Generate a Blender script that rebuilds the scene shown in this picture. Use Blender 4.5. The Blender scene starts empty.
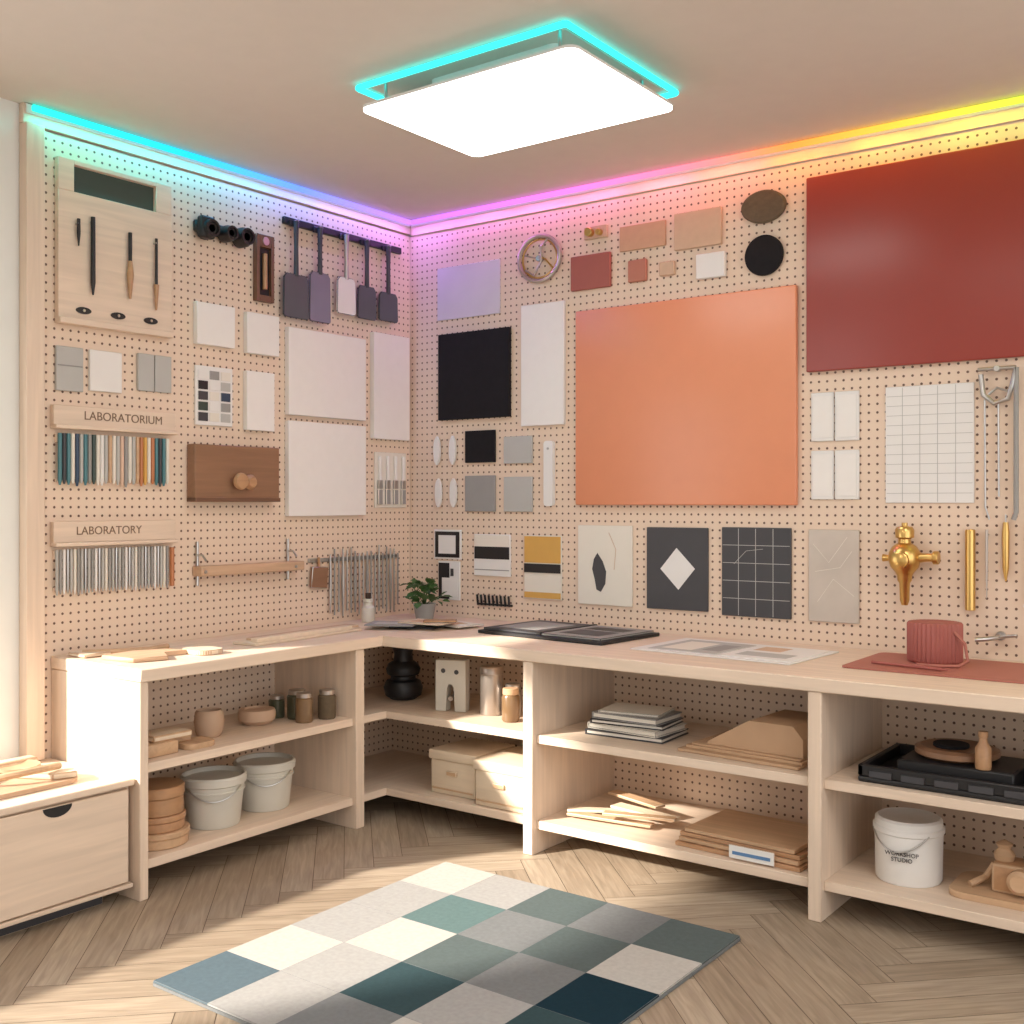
import bpy, bmesh, math, random
from mathutils import Matrix, Vector
random.seed(7)
scene=bpy.context.scene
scene.view_settings.view_transform='Standard'
# ------------------------------------------------------------------ materials
def newmat(name):
    m=bpy.data.materials.new(name); m.use_nodes=True
    nt=m.node_tree; b=nt.nodes['Principled BSDF']
    return m,nt,b
def N(nt,t,**k):
    n=nt.nodes.new(t)
    for a,v in k.items(): setattr(n,a,v)
    return n
def mixc(nt,fac,a,b):
    n=N(nt,'ShaderNodeMix',data_type='RGBA')
    for i,v in ((0,fac),(6,a),(7,b)):
        if isinstance(v,bpy.types.NodeSocket): nt.links.new(v,n.inputs[i])
        else: n.inputs[i].default_value=v if i==0 else (*v,1)
    return n.outputs[2]
def mat(name,rgb,rough=.5,metal=0,var=.08,scale=12,bump=.02,coat=0,spec=.5):
    m,nt,b=newmat(name)
    tc=N(nt,'ShaderNodeTexCoord'); no=N(nt,'ShaderNodeTexNoise'); no.inputs['Scale'].default_value=scale; no.inputs['Detail'].default_value=4
    nt.links.new(tc.outputs['Object'],no.inputs['Vector'])
    lo=tuple(c*(1-var) for c in rgb); hi=tuple(min(1,c*(1+var)) for c in rgb)
    nt.links.new(mixc(nt,no.outputs['Fac'],lo,hi),b.inputs['Base Color'])
    b.inputs['Roughness'].default_value=rough; b.inputs['Metallic'].default_value=metal
    b.inputs['Coat Weight'].default_value=coat; b.inputs['Coat Roughness'].default_value=.28; b.inputs['Specular IOR Level'].default_value=spec
    if bump:
        bp=N(nt,'ShaderNodeBump'); bp.inputs['Strength'].default_value=bump*3; bp.inputs['Distance'].default_value=.002
        n2=N(nt,'ShaderNodeTexNoise'); n2.inputs['Scale'].default_value=scale*14
        nt.links.new(tc.outputs['Object'],n2.inputs['Vector'])
        nt.links.new(n2.outputs['Fac'],bp.inputs['Height']); nt.links.new(bp.outputs[0],b.inputs['Normal'])
    return m
def wood(name,rgb,axis=0,rough=.5,var=.16,scale=1.0):
    m,nt,b=newmat(name)
    tc=N(nt,'ShaderNodeTexCoord'); mp=N(nt,'ShaderNodeMapping')
    s=[26*scale]*3; s[axis]=1.6*scale; mp.inputs['Scale'].default_value=s
    nt.links.new(tc.outputs['Object'],mp.inputs['Vector'])
    no=N(nt,'ShaderNodeTexNoise'); no.inputs['Scale'].default_value=1.3; no.inputs['Detail'].default_value=6; no.inputs['Distortion'].default_value=.6
    nt.links.new(mp.outputs[0],no.inputs['Vector'])
    r=N(nt,'ShaderNodeValToRGB'); r.color_ramp.elements[0].position=.3; r.color_ramp.elements[1].position=.72
    r.color_ramp.elements[0].color=(*[c*(1-var) for c in rgb],1); r.color_ramp.elements[1].color=(*[min(1,c*(1+var*.4)) for c in rgb],1)
    nt.links.new(no.outputs['Fac'],r.inputs[0]); nt.links.new(r.outputs[0],b.inputs['Base Color'])
    b.inputs['Roughness'].default_value=rough
    bp=N(nt,'ShaderNodeBump'); bp.inputs['Strength'].default_value=.08; bp.inputs['Distance'].default_value=.002
    nt.links.new(no.outputs['Fac'],bp.inputs['Height']); nt.links.new(bp.outputs[0],b.inputs['Normal'])
    return m
def peg(name,rgb,ax,sp=.036):
    m,nt,b=newmat(name)
    g=N(nt,'ShaderNodeNewGeometry'); sx=N(nt,'ShaderNodeSeparateXYZ'); nt.links.new(g.outputs['Position'],sx.inputs[0])
    def mth(op,a,c=None):
        n=N(nt,'ShaderNodeMath',operation=op)
        for i,v in enumerate((a,c)):
            if v is None: continue
            if isinstance(v,bpy.types.NodeSocket): nt.links.new(v,n.inputs[i])
            else: n.inputs[i].default_value=v
        return n.outputs[0]
    def cell(o): return mth('SUBTRACT',mth('FRACT',mth('ADD',mth('DIVIDE',o,sp),400.0)),.5)
    a=cell(sx.outputs[ax]); c=cell(sx.outputs['Z'])
    d=mth('SQRT',mth('ADD',mth('MULTIPLY',a,a),mth('MULTIPLY',c,c)))
    hole=mth('LESS_THAN',d,.15)
    no=N(nt,'ShaderNodeTexNoise'); no.inputs['Scale'].default_value=3; no.inputs['Detail'].default_value=5
    nt.links.new(g.outputs['Position'],no.inputs['Vector'])
    base=mixc(nt,no.outputs['Fac'],tuple(x*.94 for x in rgb),tuple(min(1,x*1.05) for x in rgb))
    nt.links.new(mixc(nt,hole,base,(.15,.085,.06)),b.inputs['Base Color'])
    bp=N(nt,'ShaderNodeBump'); bp.invert=True; bp.inputs['Strength'].default_value=.4; bp.inputs['Distance'].default_value=.004
    nt.links.new(hole,bp.inputs['Height']); nt.links.new(bp.outputs[0],b.inputs['Normal'])
    b.inputs['Roughness'].default_value=.6
    return m
def emis(name,rgb,st):
    m=bpy.data.materials.new(name); m.use_nodes=True; nt=m.node_tree; nt.nodes.clear()
    e=N(nt,'ShaderNodeEmission'); o=N(nt,'ShaderNodeOutputMaterial'); e.inputs[0].default_value=(*rgb,1); e.inputs[1].default_value=st
    nt.links.new(e.outputs[0],o.inputs[0]); return m
def emis_grad(name,ax,lo,hi,stops,st):
    m=emis(name,(1,1,1),st); nt=m.node_tree; e=[n for n in nt.nodes if n.type=='EMISSION'][0]
    g=N(nt,'ShaderNodeNewGeometry'); sx=N(nt,'ShaderNodeSeparateXYZ'); nt.links.new(g.outputs['Position'],sx.inputs[0])
    mr=N(nt,'ShaderNodeMapRange'); mr.inputs[1].default_value=lo; mr.inputs[2].default_value=hi
    nt.links.new(sx.outputs[ax],mr.inputs[0]); r=N(nt,'ShaderNodeValToRGB'); nt.links.new(mr.outputs[0],r.inputs[0])
    cr=r.color_ramp
    while len(cr.elements)<len(stops): cr.elements.new(.5)
    for el,(p,c) in zip(cr.elements,stops): el.position=p; el.color=(*c,1)
    nt.links.new(r.outputs[0],e.inputs[0]); return m

WOODC=(.77,.62,.49)
W_x=wood('birch_x',WOODC,0,.5,.12); W_y=wood('birch_y',WOODC,1,.5,.12); W_z=wood('birch_z',WOODC,2,.5,.12)
W_tan=wood('tan_wood',(.58,.38,.23),0); W_tany=wood('tan_wood_y',(.60,.40,.26),1)
W_dark=wood('walnut',(.17,.085,.05),1,.4); W_box=wood('walnut_light',(.28,.15,.085),1,.4); W_mid=wood('oak_mid',(.48,.27,.14),1,.4); W_midx=wood('oak_midx',(.50,.28,.15),0,.4)
W_ink=wood('burnt_ink',(.22,.14,.09),1,.6)
W_pale=wood('pale_ply',(.76,.63,.48),0,.5,.08)
PEGL=peg('pegboard_left',(.77,.615,.485),'Y'); PEGR=peg('pegboard_right',(.77,.61,.48),'X')
PAINT=mat('wall_paint',(.80,.81,.78),.8,var=.03,bump=.03); CEIL=mat('ceiling_paint',(.67,.60,.535),.85,var=.03,bump=.03)
WHITE=mat('white_canvas',(.82,.80,.77),.7,var=.03,scale=20,bump=.06); WHITE2=mat('white_card',(.78,.77,.75),.5,var=.02)
CREAM=mat('cream_card',(.76,.72,.64),.6,var=.03); LAV=mat('lavender_card',(.62,.58,.63),.45,var=.10,scale=5)
GREY=mat('grey_card',(.30,.295,.285),.6); LGREY=mat('light_grey_card',(.46,.46,.44),.6,var=.08,scale=6); DGREY=mat('dark_grey',(.05,.05,.057),.5)
BLACK=mat('black_matte',(.011,.011,.013),.45,var=.2); BLACKF=mat('black_felt',(.011,.010,.012),.8,var=.3,scale=30,spec=.25)
GREEN=mat('dark_green',(.04,.065,.055),.4)
ORANGE=mat('orange_lacquer',(.72,.275,.145),.34,var=.03,bump=0,coat=.3); RED=mat('red_lacquer',(.29,.036,.024),.34,var=.03,bump=0,coat=.25)
BRICK=mat('terracotta_red',(.36,.105,.08),.6); BRICK2=mat('terracotta',(.46,.18,.12),.6); SAND=mat('sand',(.56,.34,.21),.7,scale=30); SAND2=mat('sand_light',(.60,.42,.29),.7,scale=30); YELLOW=mat('mustard',(.64,.37,.09),.6)
OLIVE=mat('olive_cork',(.12,.085,.05),.8,var=.3,scale=40); BRASS=mat('brass',(.66,.43,.15),.28,1,var=.05,bump=0)
STEEL=mat('steel',(.50,.49,.48),.32,1,var=.06,bump=0); SLATE=mat('slate_blade',(.09,.095,.11),.45); SLATE2=mat('purple_blade',(.21,.195,.27),.45); TIN=mat('tin',(.48,.43,.39),.35,.8)
CERAM=mat('cream_ceramic',(.62,.60,.54),.5,var=.04); TERRA=mat('tan_clay',(.54,.37,.26),.7,var=.06)
CORAL=mat('coral_mat',(.40,.14,.105),.6,var=.05); CORALR=mat('coral_rib',(.36,.105,.085),.6)
MARB=mat('marble_paper',(.55,.49,.43),.5,var=.22,scale=6); AMBER=mat('amber_glass',(.20,.12,.06),.15,coat=.5); OLG=mat('olive_glass',(.07,.075,.045),.15,coat=.5)
LEAF=mat('leaf_green',(.05,.12,.03),.5,var=.3); SOIL=mat('soil',(.05,.03,.02),.9); BLUE=mat('label_blue',(.10,.22,.42),.5); TEAL=mat('teal_pen',(.07,.20,.23),.4)
NAVY=mat('navy_pen',(.03,.06,.11),.4); ORG=mat('orange_pen',(.48,.18,.07),.4); PEACH=mat('peach',(.68,.48,.36),.6); KRAFT=mat('kraft_card',(.52,.34,.21),.7)
# ------------------------------------------------------------------ builder
LW=Matrix(((0,1,0,0),(1,0,0,-.012),(0,0,1,0),(0,0,0,1)))   # (s,n,z)->(n,s,z)
RW=Matrix(((1,0,0,.006),(0,-1,0,0),(0,0,1,0),(0,0,0,1)))  # (s,n,z)->(s,-n,z)
I4=Matrix.Identity(4)
def T(x,y,z,rz=0,rx=0,ry=0):
    return Matrix.Translation((x,y,z))@Matrix.Rotation(rz,4,'Z')@Matrix.Rotation(ry,4,'Y')@Matrix.Rotation(rx,4,'X')
class B:
    def __init__(s,name,M=I4):
        s.name=name; s.M=M; s.bm=bmesh.new(); s.mats=[]; s.sub=I4
    def mi(s,m):
        if m not in s.mats: s.mats.append(m)
        return s.mats.index(m)
    def _add(s,vs,fs,m,bev=0,seg=1):
        W=s.M@s.sub; bv=[s.bm.verts.new(W@Vector(v)) for v in vs]; i=s.mi(m); nf=[]
        for f in fs:
            try:
                q=s.bm.faces.new([bv[k] for k in f]); q.material_index=i; q.smooth=True; nf.append(q)
            except ValueError: pass
        if bev:
            ed=set(e for f in nf for e in f.edges)
            bmesh.ops.bevel(s.bm,geom=list(ed),offset=bev,segments=seg,affect='EDGES',profile=.5,clamp_overlap=True)
        return s
    def box(s,x0,x1,y0,y1,z0,z1,m,bev=.002,seg=1):
        vs=[(x,y,z) for x in(x0,x1) for y in(y0,y1) for z in(z0,z1)]
        fs=[(0,1,3,2),(4,6,7,5),(0,4,5,1),(2,3,7,6),(0,2,6,4),(1,5,7,3)]
        mn=min(abs(x1-x0),abs(y1-y0),abs(z1-z0)); return s._add(vs,fs,m,min(bev,mn*.3),seg)
    def lathe(s,c,prof,m,ax='z',seg=32,rib=0,nr=0):
        vs=[];rings=[]
        for (r,h) in prof:
            if r<1e-6: rings.append([len(vs)]); vs.append((0,0,h))
            else:
                ring=[]
                for k in range(seg):
                    a=2*math.pi*k/seg; rr=r*(1+rib*math.cos(nr*a)) if rib else r
                    ring.append(len(vs)); vs.append((rr*math.cos(a),rr*math.sin(a),h))
                rings.append(ring)
        fs=[]
        for a,b in zip(rings[:-1],rings[1:]):
            for k in range(seg):
                k2=(k+1)%seg
                if len(a)==1 and len(b)==1: break
                if len(a)==1: fs.append((a[0],b[k],b[k2]))
                elif len(b)==1: fs.append((a[k],a[k2],b[0]))
                else: fs.append((a[k],a[k2],b[k2],b[k]))
        if len(rings[0])>1: fs.append(tuple(rings[0]))
        if len(rings[-1])>1: fs.append(tuple(rings[-1]))
        out=[]
        for x,y,z in vs:
            if ax=='x': x,y,z=z,x,y
            elif ax=='y': x,y,z=x,z,y
            out.append((x+c[0],y+c[1],z+c[2]))
        return s._add(out,fs,m)
    def cyl(s,c,r,h,m,ax='z',seg=28,r2=None,e=None):
        r2=r if r2 is None else r2; e=min(r,r2,abs(h))*.12 if e is None else e
        return s.lathe(c,[(0,0),(r-e,0),(r,e),(r2,h-e),(r2-e,h),(0,h)],m,ax,seg)
    def tube(s,pts,r,m,seg=8,closed=False):
        P=[Vector(p) for p in pts]; n=len(P); vs=[];rs=[]
        up=Vector((0,0,1)); 
        for i,p in enumerate(P):
            if closed: d=(P[(i+1)%n]-P[i-1])
            else: d=P[min(i+1,n-1)]-P[max(i-1,0)]
            d.normalize()
            u=up if abs(d.dot(up))<.95 else Vector((0,1,0))
            if i==0: a=d.cross(u).normalized()
            else: a=(pa-d*pa.dot(d)).normalized()
            pa=a; b=d.cross(a); rr=r[i] if isinstance(r,(list,tuple)) else r
            ring=[]
            for k in range(seg):
                t=2*math.pi*k/seg; ring.append(len(vs)); vs.append(tuple(p+a*rr*math.cos(t)+b*rr*math.sin(t)))
            rs.append(ring)
        fs=[]
        pr=list(zip(rs[:-1],rs[1:]))+([(rs[-1],rs[0])] if closed else [])
        for a,b in pr:
            for k in range(seg): fs.append((a[k],a[(k+1)%seg],b[(k+1)%seg],b[k]))
        if not closed: fs+= [tuple(rs[0]),tuple(rs[-1])]
        return s._add(vs,fs,m)
    def prism(s,poly,y0,y1,m,plane='xz',bev=0):
        n=len(poly); vs=[]
        for h in (y0,y1):
            for a,b in poly: vs.append((a,h,b) if plane=='xz' else ((a,b,h) if plane=='xy' else (h,a,b)))
        fs=[tuple(range(n)),tuple(range(n,2*n))]+[(k,(k+1)%n,n+(k+1)%n,n+k) for k in range(n)]
        return s._add(vs,fs,m,bev)
    def done(s):
        bm=s.bm; bmesh.ops.recalc_face_normals(bm,faces=bm.faces[:])
        vs=[v.co for v in bm.verts]; lo=[min(v[i] for v in vs) for i in range(3)]; hi=[max(v[i] for v in vs) for i in range(3)]
        o=Vector(((lo[0]+hi[0])/2,(lo[1]+hi[1])/2,lo[2]))
        bmesh.ops.translate(bm,verts=bm.verts[:],vec=-o)
        me=bpy.data.meshes.new(s.name); bm.to_mesh(me); bm.free()
        for m in s.mats: me.materials.append(m)
        try: me.set_sharp_from_angle(angle=math.radians(38))
        except Exception: pass
        ob=bpy.data.objects.new(s.name,me); ob.location=o; bpy.context.collection.objects.link(ob); return ob
def rrect(x0,x1,y0,y1,r,n=6):
    p=[]
    for cx,cy,a0 in ((x1-r,y1-r,0),(x0+r,y1-r,90),(x0+r,y0+r,180),(x1-r,y0+r,270)):
        for k in range(n+1):
            a=math.radians(a0+90*k/n); p.append((cx+r*math.cos(a),cy+r*math.sin(a)))
    return p
def text(name,body,size,loc,rot,m,parent,ext=.0008):
    c=bpy.data.curves.new(name,'FONT'); c.body=body; c.size=size; c.extrude=ext; c.align_x='CENTER'; c.align_y='CENTER'; c.materials.append(m)
    o=bpy.data.objects.new(name,c); bpy.context.collection.objects.link(o)
    o.parent=parent; o.location=Vector(loc)-parent.location; o.rotation_euler=rot; return o
ROTL=(math.pi/2,0,math.pi/2); ROTR=(math.pi/2,0,0)
# ------------------------------------------------------------------ room
XE=5.7; YB=-6.6; H=3.05
def build_floor():
    bm=bmesh.new(); uvl=bm.loops.layers.uv.new('UVMap'); cl=bm.loops.layers.float_color.new('plank')
    Lk,Wk=.72,.12; g=.0012; R=Matrix.Rotation(math.radians(45),2)
    def quad(x0,x1,y0,y1,horiz):
        c=R@Vector(((x0+x1)/2,(y0+y1)/2))
        if not(-.6<c.x<XE+.2 and YB-.2<c.y<.35): return
        vs=[bm.verts.new((*(R@Vector(p)),0)) for p in ((x0+g,y0+g),(x1-g,y0+g),(x1-g,y1-g),(x0+g,y1-g))]
        f=bm.faces.new(vs); rv=random.random(); ox,oy=random.random()*9,random.random()*9
        uv=[(0,0),(Lk,0),(Lk,Wk),(0,Wk)] if horiz else [(0,0),(0,Wk),(Lk,Wk),(Lk,0)]
        for l,u in zip(f.loops,uv): l[uvl].uv=(u[0]+ox,u[1]+oy); l[cl]=(rv,rv,rv,1)
    for m in range(-14,15):
        for k in range(-110,111):
            ax,ay=k*Wk+m*Lk,k*Wk-m*Lk
            quad(ax,ax+Lk,ay,ay+Wk,True); quad(ax-Wk,ax,ay,ay+Lk,False)
    for f in bm.faces:
        if f.normal.z<0: f.normal_flip()
    z0,z1=-.08,-.003; x0,x1,y0,y1=-.4,XE+.15,YB-.15,.2
    vs=[bm.verts.new((x,y,z)) for x in(x0,x1) for y in(y0,y1) for z in(z0,z1)]
    for q in [(0,1,3,2),(4,6,7,5),(0,4,5,1),(2,3,7,6),(0,2,6,4),(1,5,7,3)]:
        f=bm.faces.new([vs[k] for k in q]); f.material_index=1
    me=bpy.data.meshes.new('floor'); bm.to_mesh(me); bm.free()
    m,nt,b=newmat('herringbone_oak')
    uv=N(nt,'ShaderNodeUVMap'); mp=N(nt,'ShaderNodeMapping'); mp.inputs['Scale'].default_value=(3,38,1); nt.links.new(uv.outputs[0],mp.inputs[0])
    no=N(nt,'ShaderNodeTexNoise'); no.inputs['Scale'].default_value=1.5; no.inputs['Detail'].default_value=7; no.inputs['Distortion'].default_value=.8; nt.links.new(mp.outputs[0],no.inputs[0])
    at=N(nt,'ShaderNodeAttribute'); at.attribute_name='plank'
    base=mixc(nt,at.outputs['Fac'],(.32,.25,.18),(.43,.35,.265))
    r=N(nt,'ShaderNodeValToRGB'); r.color_ramp.elements[0].position=.3; r.color_ramp.elements[1].position=.7
    r.color_ramp.elements[0].color=(.74,.72,.70,1); r.color_ramp.elements[1].color=(1.1,1.1,1.1,1); nt.links.new(no.outputs['Fac'],r.inputs[0])
    mu=N(nt,'ShaderNodeMix',data_type='RGBA',blend_type='MULTIPLY'); mu.inputs[0].default_value=1
    nt.links.new(base,mu.inputs[6]); nt.links.new(r.outputs[0],mu.inputs[7]); nt.links.new(mu.outputs[2],b.inputs['Base Color'])
    b.inputs['Roughness'].default_value=.5
    me.materials.append(m); me.materials.append(mat('floor_gap',(.12,.08,.055),.8))
    ob=bpy.data.objects.new('floor',me); bpy.context.collection.objects.link(ob)
build_floor()
B('ceiling').box(-.4,XE+.15,YB-.15,.2,H,H+.12,CEIL,0).done()
b=B('wall_right'); b.box(-.2,XE+.15,.022,.2,0,H,PAINT,0); b.done()
WT=2.3; WN=-5.7; WF=-2.40
b=B('wall_left'); b.box(-.2,-.022,WF,.022,0,H,PAINT,0); b.box(-.2,-.022,WN,WF,0,.5,PAINT,0); b.box(-.2,-.022,WN,WF,WT,H,PAINT,0); b.box(-.2,-.022,YB,WN,0,H,PAINT,0); b.done()
b=B('window_1')
b.box(-.16,-.10,WN,WN+.05,.5,WT,WHITE2); b.box(-.16,-.10,WF-.05,WF,.5,WT,WHITE2); b.box(-.16,-.10,WN+.05,WF-.05,.5,.54,WHITE2); b.box(-.16,-.10,WN+.05,WF-.05,WT-.04,WT,WHITE2); b.done()
B('wall_back').box(-.35,XE+.15,YB-.15,YB,0,H,PAINT,0).done()
b=B('wall_east'); b.box(XE,XE+.15,YB,.022,0,.25,PAINT,0); b.box(XE,XE+.15,YB,.022,2.8,H,PAINT,0); b.box(XE,XE+.15,YB,-6.1,.25,2.8,PAINT,0); b.box(XE,XE+.15,-.5,.022,.25,2.8,PAINT,0); b.done()
b=B('added_sky_window')  # unseen wide window, added so sky light fills the room
for y in (-6.1,-4.25,-2.4,-.56): b.box(XE+.04,XE+.1,y,y+.06,.25,2.8,WHITE2)
b.box(XE+.04,XE+.1,-6.1,-.5,.25,.30,WHITE2); b.box(XE+.04,XE+.1,-6.1,-.5,2.75,2.8,WHITE2); b.done()
b=B('pegboard_panel'); b.box(-.02,0,-2.20,-.001,.002,2.96,PEGL,0); b.done()
b=B('perforated_wall_board'); b.box(.001,XE-.005,.0,.02,.002,2.96,PEGR,0); b.done()
b=B('trim_3'); b.box(-.02,.035,-2.28,-2.201,.458,2.97,W_z,.003); b.done()
b=B('trim_1'); b.box(-.02,.010,-2.28,-.002,2.971,H-.001,W_y,.002); b.done()
b=B('trim_2'); b.box(.012,XE-.005,-.010,.02,2.961,H-.001,W_x,.002); b.done()
# LED strips: coloured diffuser tube + the thin line of diodes below it
SL=[(0,(.03,.72,.55)),(.35,(.02,.52,.78)),(.62,(.14,.26,.95)),(1,(.52,.18,.95))]
SR=[(0,(.52,.18,.95)),(.32,(.84,.20,.72)),(.56,(1.0,.24,.28)),(.70,(1.0,.30,.06)),(.85,(.98,.55,.06)),(1,(.62,.78,.06))]
G1=emis_grad('led_left','Y',-2.28,0,SL,1.8)
G2=emis_grad('led_right','X',0,3.2,SR,1.6)
b=B('led_strip'); b.box(.011,.017,-2.27,-.02,3.010,3.046,WHITE2,.001); b.tube([(.032,-2.25,3.030),(.032,-.032,3.030)],.014,G1,12); b.done()
b=B('led_strip'); b.box(.02,XE-.05,-.017,-.011,3.010,3.046,WHITE2,.001); b.tube([(.048,-.032,3.030),(XE-.1,-.032,3.030)],.014,G2,12); b.done()
def ramp(S,t):
    t=max(0,min(1,t))
    for (p,c),(q,d) in zip(S[:-1],S[1:]):
        if t<=q:
            f=(t-p)/(q-p); return tuple(c[i]+(d[i]-c[i])*f for i in range(3))
    return S[-1][1]
def led(loc,along,tilt_to,col,w):
    ld=bpy.data.lights.new('led_diode','AREA'); ld.energy=w; ld.shape='RECTANGLE'; ld.size=.30; ld.size_y=.004; ld.color=col
    lo=bpy.data.objects.new('led_diode_lamp',ld); bpy.context.collection.objects.link(lo); lo.location=loc
    z=-Vector(tilt_to).normalized(); x=Vector(along); x=(x-z*x.dot(z)).normalized(); y=z.cross(x)
    lo.rotation_euler=Matrix((x,y,z)).transposed().to_euler()
for i in range(7):
    y=-2.1+i*.31; led((.062,y,3.016),(0,1,0),(.05,0,-1),ramp(SL,(y+2.28)/2.28),.9)
for i in range(15):
    x=.22+i*.345; led((x,-.062,3.016),(1,0,0),(0,-.05,-1),ramp(SR,x/3.2),.62)
# ceiling lamp
PAN=emis('lamp_panel',(1,.97,.93),5.4); CY=emis('led_cyan',(.03,.62,.56),3.0)
b=B('ceiling_light_panel')
b.prism(rrect(1.26,2.20,-1.69,-1.0,.04),2.918,2.926,PAN,'xy')
b.prism(rrect(1.258,2.202,-1.692,-.998,.042),2.926,2.936,WHITE2,'xy')
b.prism(rrect(1.45,2.02,-1.52,-1.10,.03),2.936,3.048,WHITE2,'xy')
b.prism(rrect(1.22,2.10,-1.59,-.91,.02),3.040,3.049,CEIL,'xy')
b.tube([(x,y,3.034) for x,y in rrect(1.19,2.135,-1.632,-.87,.012,3)],.011,CY,10,closed=True)
for px_,py_ in ((1.31,-1.60),(2.09,-1.60),(2.09,-1.06),(1.31,-1.06)):
    b.cyl((px_,py_,2.936),.006,.10,STEEL,seg=12); b.cyl((px_,py_,2.936),.012,.01,STEEL,seg=14)
b.done()
# ------------------------------------------------------------------ workbench
F=.605
b=B('corner_workbench')
b.box(0.002,F,-2.16,-.86,.81,.86,W_y,.004); b.box(0.002,4.7,-.865,-.002,.81,.86,W_x,.004)
b.box(0.002,F-.01,-2.158,-2.12,0,.81,W_z,.003); b.box(0.002,F-.01,-1.03,-.975,0,.81,W_z,.003)
for x in (1.40,2.645,3.9,4.65): b.box(x,x+.05,-.858,-.002,0,.81,W_z,.003)
for z in (.14,.5):
    b.box(.05,F-.03,-2.12,-1.03,z-.035,z,W_y); b.box(.05,F-.03,-.975,-.20,z-.035,z,W_y)
    b.box(F-.03,1.40,-.81,-.20,z-.035,z,W_x); b.box(1.45,2.645,-.83,-.20,z-.035,z,W_x); b.box(2.695,3.9,-.83,-.20,z-.035,z,W_x); b.box(3.95,4.65,-.83,-.20,z-.035,z,W_x)
b.box(.035,.05,-2.12,-.2,.02,.81,PEGL,0); b.box(.05,4.65,-.20,-.185,.02,.81,PEGR,0)
b.done()
b=B('drawer_bench')
b.box(.001,.575,-3.7,-2.165,.43,.455,W_y,.004); b.box(.001,.545,-3.68,-2.17,.06,.43,W_y,.003)
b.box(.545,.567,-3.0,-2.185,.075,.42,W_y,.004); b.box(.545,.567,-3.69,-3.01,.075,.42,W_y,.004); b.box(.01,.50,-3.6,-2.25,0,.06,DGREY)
b.box(.545,.572,-3.69,-2.17,.055,.070,W_y,.002)
for yc in (-2.47,-3.35):
    b.prism([(yc+.055*math.cos(a),.417+.036*math.sin(a)) for a in [math.pi+math.pi*k/14 for k in range(15)]],.562,.5685,BLACK,'yz')
b.done()
def bench_stuff():
    b=B('wooden_cutout_tray'); z=.456
    b.prism(rrect(.05,.46,-2.75,-2.30,.06),z,z+.016,W_tany,'xy')
    b.tube([(.12+.26*k/10,-2.62+.10*math.sin(k*.5),z+.035) for k in range(11)],.018,W_pale,8)
    b.lathe((.20,-2.42,z+.016),[(0,0),(.075,0),(.09,.02),(.088,.03),(.06,.022),(0,.018)],W_tan)
    b.prism([(.25,-2.48),(.42,-2.40),(.45,-2.32),(.36,-2.29),(.26,-2.33)],z+.016,z+.040,W_pale,'xy',.004)
    b.tube([(.30,-2.62,z+.03),(.36,-2.55,z+.05),(.40,-2.44,z+.06),(.38,-2.35,z+.055)],.013,W_tan,8)
    b.box(.10,.16,-2.5,-2.30,z+.016,z+.05,W_pale,.01,2); b.done()
bench_stuff()
# ------------------------------------------------------------------ left wall items (s=y, n=x)
n0=.001
def canvas(name,M,s0,s1,z0,z1,m,d=.022,bev=.002):
    bb=B(name,M); bb.box(s0,s1,n0,n0+d,z0,z1,m,bev); return bb
b=B('wooden_tool_board',LW)
s0,s1=-2.13,-1.59
b.box(s0,s1,n0,.03,2.20,2.74,W_y); b.box(s0,-2.06,n0,.03,2.74,2.87,W_y); b.box(-1.67,s1,n0,.03,2.74,2.87,W_y); b.box(-2.06,-1.67,n0,.03,2.85,2.87,W_y); b.box(-2.06,-1.67,n0,.012,2.74,2.85,GREEN)
b.box(s0,s1,.03,.045,2.20,2.225,W_y)
for s_,z0_,z1_,r_,mm in ((-2.05,2.52,2.63,.007,BLACK),(-1.985,2.33,2.65,.009,BLACK),(-1.68,2.31,2.62,.006,BLACK)):
    b.tube([(s_,.045,z1_),(s_,.045,z0_+.05),(s_,.045,z0_)],[r_,r_*1.1,r_*.4],mm,10); b.cyl((s_,.03,z1_-.02),.006,.02,STEEL,'y',10)
b.tube([(-1.81,.045,2.62),(-1.81,.045,2.50)],.008,BLACK,10); b.tube([(-1.81,.045,2.50),(-1.81,.045,2.44),(-1.81,.045,2.34)],[.009,.015,.005],W_mid,10)
b.tube([(-1.68,.045,2.42),(-1.68,.045,2.31)],[.012,.004],W_mid,10)
for s_ in (-2.02,-1.86,-1.70): b.prism([(s_+.034*math.cos(a),2.262+.014*math.sin(a)) for a in [2*math.pi*k/20 for k in range(20)]],.03,.036,BLACK,'xz'); b.cyl((s_,.036,2.262),.006,.004,STEEL,'y',10)
b.done()
b=B('binoculars',LW)
b.box(-1.46,-1.16,n0,.03,2.70,2.755,BLACK,.008); b.box(-1.46,-1.38,.03,.07,2.67,2.77,BLACK,.02,3)
for s_,r_ in ((-1.41,.045),(-1.30,.038),(-1.21,.046)):
    b.lathe((s_,.02,2.715),[(0,0),(r_,0),(r_,.04),(r_*.85,.055),(r_*.85,.07),(r_*.65,.07),(r_*.6,.06),(0,.06)],BLACK,'y',24); b.cyl((s_,.076,2.715),r_*.4,.004,STEEL,'y',20)
b.done()
b=B('wooden_spirit_level',LW)
for q in ((-1.11,-1.09,2.44,2.76),(-1.02,-1.0,2.44,2.76)): b.box(q[0],q[1],n0,.03,q[2],q[3],W_dark)
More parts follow.
